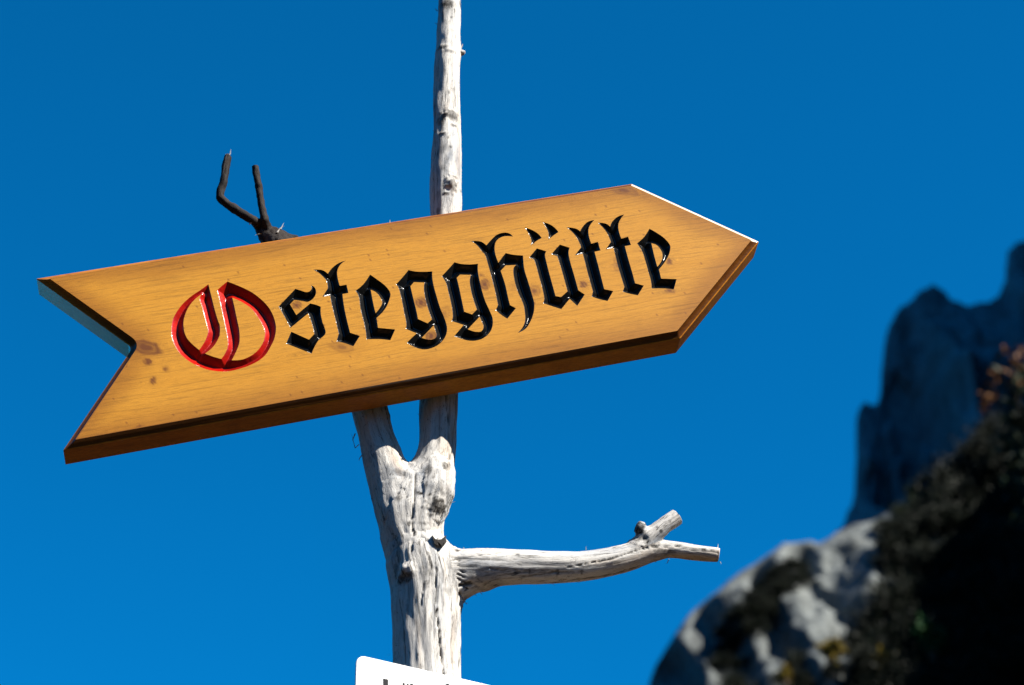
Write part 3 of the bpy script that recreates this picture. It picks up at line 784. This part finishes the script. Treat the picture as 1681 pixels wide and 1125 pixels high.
crack([(682, 779), (681, 814), (676, 852), (679, 876), (674.5, 911)], 1.6, .003, .9)
crack([(714.5, 925), (715.5, 960), (716.6, 992), (719, 1020)], 1.2, .004, .9); crack([(717, 1000), (720, 1025), (725, 1072), (731, 1120)], 2.2, .007, 1)
crack([(741, 1001), (742.5, 1030), (741, 1060), (744, 1100)], 1.6, .002, .6)
crack([(931, 932), (965, 925), (1000, 919), (1040, 905), (1068, 898), (1117, 897)], 1.4, .002, .85)
crack([(770, 930), (830, 938), (900, 941), (960, 938)], 1.1, .001, .5)
crack([(697, 950), (693, 975), (690, 1005)], 1.4, .002, .7); crack([(655, 985), (662, 1030), (665, 1090)], 1.5, .002, .6)
crack([(700, 905), (707, 930), (706, 945)], 1.4, .002, .6); crack([(662, 800), (672, 825)], 1.2, .002, .8)
for k in range(6): crack([(747+k, 918+k*8), (757+k*2.2, 922+k*9)], 1.5, .002, .9)
crack([(752, 962), (772, 958), (776, 960)], 3, .003, .8)
blob(785, 930, 14, 8, .3, 0, -10); blob(800, 950, 30, 8, .35); blob(1090, 905, 22, 4, .6, 0, 0); blob(1048, 885, 9, 5, .6); blob(1078, 866, 3, 3, .9); blob(1085, 872, 4, 3, .9); blob(1155, 903, 5, 3, .9); blob(1050, 868, 8, 12, .95, .004, 0, .8); blob(1058, 884, 7, 6, .7, -.003, 0, .8)
blob(735, 6, 14, 9, .9, .002, 10); blob(746, 16, 2.5, 2.5, .9); blob(726, 78, 12, 5, .8, .003); blob(742, 187, 14, 10, .75, .004, -25); blob(724, 196, 8, 14, .7); blob(727, 219, 7, 3, .8, .002)
blob(741, 303, 11, 12, .6, .007, 0, .5); blob(722, 318, 11, 7, .3); blob(726, 245, 6, 14, .45); blob(739, 242, 2.5, 2, .9); blob(728, 275, 5, 7, .5); blob(737, 151, 1.5, 4, .8); blob(738, 83, 14, 3, .35, .002)  # faint dark patch below the cut knot is its painted shadow
for (u, v, ra, rb, am, h_) in [(741, 28, 3, 2, .8, 0), (748, 60, 2, 5, .5, 0), (731, 118, 2, 9, .5, 0), (722, 140, 3, 12, .5, 0), (745, 205, 6, 3, .8, .002), (730, 188, 5, 4, .9, .003), (735, 226, 2, 2, .9, 0),
                            (733, 262, 4, 8, .45, 0), (742, 290, 3, 2, .9, 0), (732, 318, 4, 2.5, .95, .002), (748, 330, 1.5, 9, .5, 0), (718, 345, 4, 6, .5, 0), (700, 795, 3, 6, .7, 0), (713, 780, 2, 7, .6, 0), (725, 800, 3, 16, .55, 0),
                            (734, 815, 2, 14, .6, 0), (705, 812, 4, 2, .9, 0), (664, 778, 3, 6, .6, 0), (675, 790, 2, 5, .5, 0), (706, 846, 3, 2, .6, 0), (712, 862, 2, 3, .7, 0), (697, 860, 2, 3, .6, 0), (704, 914, 3, 8, .4, 0), (655, 905, 4, 20, .5, 0),
                            (650, 935, 5, 12, .6, 0), (700, 958, 4, 8, .55, 0), (721, 945, 3, 7, .4, 0), (735, 970, 10, 6, .35, 0), (668, 1000, 3, 14, .4, 0), (915, 940, 3, 6, .9, 0), (870, 938, 2, 5, .7, 0), (955, 938, 2, 4, .8, 0), (850, 912, 3, 2, .7, 0), (1012, 924, 10, 3, .5, 0), (1075, 896, 8, 3, .7, 0), (1168, 903, 5, 2, .7, 0), (1100, 856, 3, 2, .8, 0)]:
    blob(u, v, ra, rb, am, h_, 0, .6)
# torn stub at the right branch collar and small side nubs are displaced outwards
TP = TP+NRM*disp[:, None]
dark = np.clip(dark, 0, 1)
tree = empty('dead_tree', (float(chains['trunk'][0][0]), float(chains['trunk'][0][1]), 0))
props(tree, 'bare bleached dead tree trunk with a forked stem carrying the arrow board', 'tree')
TP = TP-np.array(tree.location)
fg = grp[TF]; fgrp = np.where((fg == 2).sum(1) >= 2, 2, np.where((fg == 1).sum(1) >= 2, 1, 0))
me_all = bpy.data.meshes.new('t'); me_all.from_pydata(TP.tolist(), [], TF.tolist()); me_all.shade_smooth(); me_all.update()
VN = np.empty(len(TP)*3); me_all.vertex_normals.foreach_get('vector', VN); VN = VN.reshape(-1, 3)
WN = {0: 'trunk', 1: 'branch', 2: 'twig'}
stem_top = TP
for gi in (0, 1, 2):
    ff = TF[fgrp == gi]; used, inv = np.unique(ff, return_inverse=True); ff = inv.reshape(-1, 4)
    o = mesh_obj(WN[gi], TP[used], ff, M_TWIG if gi == 2 else M_WOOD, tree, attrs={'dark': dark[used], 'fib': FIB[used]})
    o.data.normals_split_custom_set_from_vertices([tuple(map(float, q)) for q in VN[used]])
# lower trunk down to the ground and the roots' flare
c0 = chains['trunk'][0]
V = []; Fc = []; fa = []
zs = np.linspace(c0[2]+0.03, -0.25, 60)
for k, z in enumerate(zs):
    t = (c0[2]-z)/(c0[2]+.25); r = c0[3]*(1.0+0.35*max(t, 0)+0.8*max(t-.8, 0)*3)*(1 if k else .98)
    for j in range(40):
        a = j/40*2*math.pi; V.append([math.cos(a)*r*(1+.15*max(t-.7, 0)*3*math.sin(5*a)), math.sin(a)*r*(1+.15*max(t-.7, 0)*3*math.sin(5*a)), z])
    if k:
        for j in range(40): Fc.append(((k-1)*40+j, (k-1)*40+(j+1) % 40, k*40+(j+1) % 40, k*40+j))
V = np.array(V); V[:, :2] *= (1+0.03*fbm(V*np.array([30, 30, 6]), 3))[:, None]
mesh_obj('trunk_base', V, [q[::-1] for q in Fc], M_WOOD, tree, attrs={'dark': np.zeros(len(V)), 'fib': V})

# splinters and torn fibres
def splinter(pts, r0, mat, parent, name='splinter'):
    V = []; Fc = []; n = len(pts)
    for k, p in enumerate(pts):
        r = r0*(1-k/(n-0.7))
        for j in range(5):
            t = j/5*6.283; V.append(np.array(p)+SU*math.cos(t)*r+SD*math.sin(t)*r+SZ*math.sin(t)*r*.3)
        if k:
            for j in range(5): Fc.append(((k-1)*5+j, (k-1)*5+(j+1) % 5, k*5+(j+1) % 5, k*5+j))
    V = np.array(V)-np.array(tree.location)
    return V, Fc
def add_spl(lst, r0, off=OFF):
    V_, F_ = splinter([on_plane(u, v, off) for u, v in lst], pxm(r0), None, None)
    mesh_obj('splinter', V_, F_, M_WOOD, tree, attrs={'dark': np.full(len(V_), 0.35), 'fib': V_})
for lst, r_ in [([(583, 712), (579, 722), (581, 728)], 1.2), ([(589, 730), (583, 736), (577, 712)], 1.2), ([(596, 745), (590, 753), (589, 757)], 1.3), ([(637, 676), (640, 682), (641, 690)], 1.5),
                ([(688, 758), (682, 762), (680, 757)], 1.2), ([(690, 683), (685, 679)], 1), ([(651, 765), (656, 768), (664, 770)], 1.2), ([(743, 825), (748, 823)], 1),
                ([(760, 985), (766, 992), (768, 989)], 1.1), ([(778, 975), (783, 979)], 1.2), ([(788, 972), (792, 977)], 1), ([(640, 1075), (635, 1076)], .9),
                ([(960, 951), (950, 956), (947, 958)], .9), ([(905, 957), (911, 962)], .9), ([(1098, 918), (1095, 925), (1092, 926)], .9), ([(1078, 918), (1076, 924)], 1.3), ([(962, 903), (962, 897)], .9),
                ([(1178, 900), (1179, 893)], 1.1), ([(1182, 922), (1184, 926)], 1), ([(762, 903), (761, 898)], .9), ([(800, 904), (801, 899)], .8),
                ([(718, 18), (714, 14)], 1.6), ([(717, 40), (714, 37)], 1.2), ([(756, 80), (759, 74), (760, 72)], 1.8), ([(711, 276), (706, 277)], 1), ([(709, 291), (704, 292)], 1), ([(713, 216), (710, 214)], 1),
                ([(374, 258), (378, 252), (379, 245)], 2.0), ([(372, 258), (370, 253)], 1.6), ([(455, 382), (461, 374), (467, 371)], 2), ([(461, 376), (466, 366)], 1.2), ([(428, 384), (419, 386)], 2.4),
                ([(412, 366), (409, 369)], 2.4), ([(640, 366), (640, 361)], 1), ([(752, 348), (757, 345)], 1.2)]:
    add_spl(lst, r_)
# the stub of a side twig on the stem and the cup-shaped torn bark above the branch
def nub(pts, name, dk, off):
    V = []; Fc = []; n = len(pts)
    for k, (u, v, hw) in enumerate(pts):
        c = on_plane(u, v, off)
        for j in range(12):
            t = j/12*6.283; rr = pxm(hw)*(1+.14*math.sin(3*t+k)); V.append(c+SU*math.cos(t)*rr*.6+SZ*math.cos(t)*rr*.6+SD*math.sin(t)*rr)
        if k:
            for j in range(12): Fc.append(((k-1)*12+j, (k-1)*12+(j+1) % 12, k*12+(j+1) % 12, k*12+j))
    Fc.append(tuple(range((n-1)*12, n*12)))
    V = np.array(V)-np.array(tree.location)
    mesh_obj(name, V, Fc, M_WOOD, tree, attrs={'dark': np.full(len(V), dk), 'fib': V})
nub([(748, 84, 7), (755, 86, 7.5), (759, 88, 7), (762, 88, 4)], 'twig_stub', .25, OFF)
def torn_cup():
    V = []; Fc = []
    prof = [(640+a_/8.04, 860+b_/8.04) for a_, b_ in [(560, 150), (600, 200), (640, 212), (680, 203), (715, 175), (742, 150), (738, 195), (752, 232), (735, 262), (705, 258), (688, 298), (655, 255), (625, 232), (645, 292), (590, 265), (572, 205)]]
    for off in (OFF-.057, OFF-.030):
        for u, v in prof: V.append(on_plane(u, v, off))
    n = len(prof)
    Fc = [tuple(range(n)), tuple(range(2*n-1, n-1, -1))]+[(i, i+n, (i+1) % n+n, (i+1) % n) for i in range(n)]
    V = np.array(V)-np.array(tree.location)
    mesh_obj('torn_bark', V, Fc, M_WOOD, tree, smooth=False, attrs={'dark': np.full(len(V), .93), 'fib': V})
torn_cup()

# ------------------------------------------------------------------ white plate low on the trunk
def white_plate():
    m, n, l, b = new_mat('white_enamel')
    tc = n.new('ShaderNodeTexCoord').outputs['Object']
    l.new(ramp(n, l, nz(n, l, tc, 30, 4), [(0.3, (0.78, 0.77, 0.74)), (0.7, (0.84, 0.83, 0.81))]), b.inputs['Base Color'])
    b.inputs['Roughness'].default_value = 0.35
    yaw = R(31.5)
    c = on_plane(700, 1105, OFF); r = pxm(58)
    n2 = np.array([math.sin(yaw), -math.cos(yaw), 0]); u2 = np.array([math.cos(yaw), math.sin(yaw), 0])
    org = c+n2*(r+0.006)
    d = ray(585, 1105); t = np.dot(org-CAM, n2)/np.dot(d, n2); tl = CAM+d*t
    d = ray(600, 1078); t = np.dot(org-CAM, n2)/np.dot(d, n2); top = (CAM+d*t)[2]
    x0 = np.dot(tl-org, u2); W = 0.42; H = 0.17; rc = 0.014
    e = empty('trail_plate', (*(org+u2*x0)[:2], top-H), (0, 0, yaw))
    out = []
    for (cx, cz, a0) in ((W-rc, H-rc, 0), (rc, H-rc, 90), (rc, rc, 180), (W-rc, rc, 270)):
        for k in range(9):
            a = R(a0+k*90/8); out.append((cx+rc*math.cos(a), cz+rc*math.sin(a)))
    V = []; nn_ = len(out)
    cx, cz = W/2, H/2
    for dep, ins in ((0.0035, 0), (0.0006, 0), (0, 0.0007), (0, 0.0012)):
        for x, z in out: V.append((x-math.copysign(ins, x-cx), dep, z-math.copysign(ins, z-cz)))
    Fc = [tuple(range(nn_))[::-1]]
    for k in range(3):
        for j in range(nn_): Fc.append((k*nn_+j, k*nn_+(j+1) % nn_, (k+1)*nn_+(j+1) % nn_, (k+1)*nn_+j))
    Fc.append(tuple(range(3*nn_, 4*nn_)))
    mesh_obj('plate', V, Fc, m, e, smooth=False)
    mk, n, l, b = new_mat('dark_print'); b.inputs['Base Color'].default_value = (0.006, 0.006, 0.008, 1); b.inputs['Specular IOR Level'].default_value = 0.1; b.inputs['Roughness'].default_value = 0.5
    def loc(u, v):
        d = ray(u, v); t = np.dot(org-CAM, n2)/np.dot(d, n2); q = CAM+d*t; return np.dot(q-org, u2)-x0, q[2]-(top-H)
    def bar(name, pts):
        P = [loc(*p) for p in pts]; V = [(x, -0.0009, z) for x, z in P]+[(x, -0.0001, z) for x, z in P]; k = len(P)
        F_ = [tuple(range(k)), tuple(range(2*k-1, k-1, -1))]+[(i, i+k, (i+1) % k+k, (i+1) % k) for i in range(k)]
        mesh_obj(name, V, F_, mk, e, smooth=False)
    bar('printed_letter', [(629, 1114), (637, 1116), (637, 1170), (629, 1168)])
    bar('printed_letter', [(661, 1121.0), (664, 1121.7), (664.4, 1128), (668, 1122.5), (671.5, 1123), (667.5, 1130), (672, 1139), (668.5, 1138.5), (664.4, 1132), (664.4, 1138), (661, 1137.4)])
    bar('printed_letter', [(673, 1123), (677, 1122.5), (679, 1126), (679, 1140), (676, 1139.5), (676, 1127), (673, 1126.5)])
    bar('printed_letter', [(731, 1123.5), (735, 1122), (738, 1125), (736, 1128), (734.5, 1126), (731.5, 1127)])
    props(e, 'white enamel plate with rounded corners low on the trunk at the bottom edge', 'sign')
white_plate()
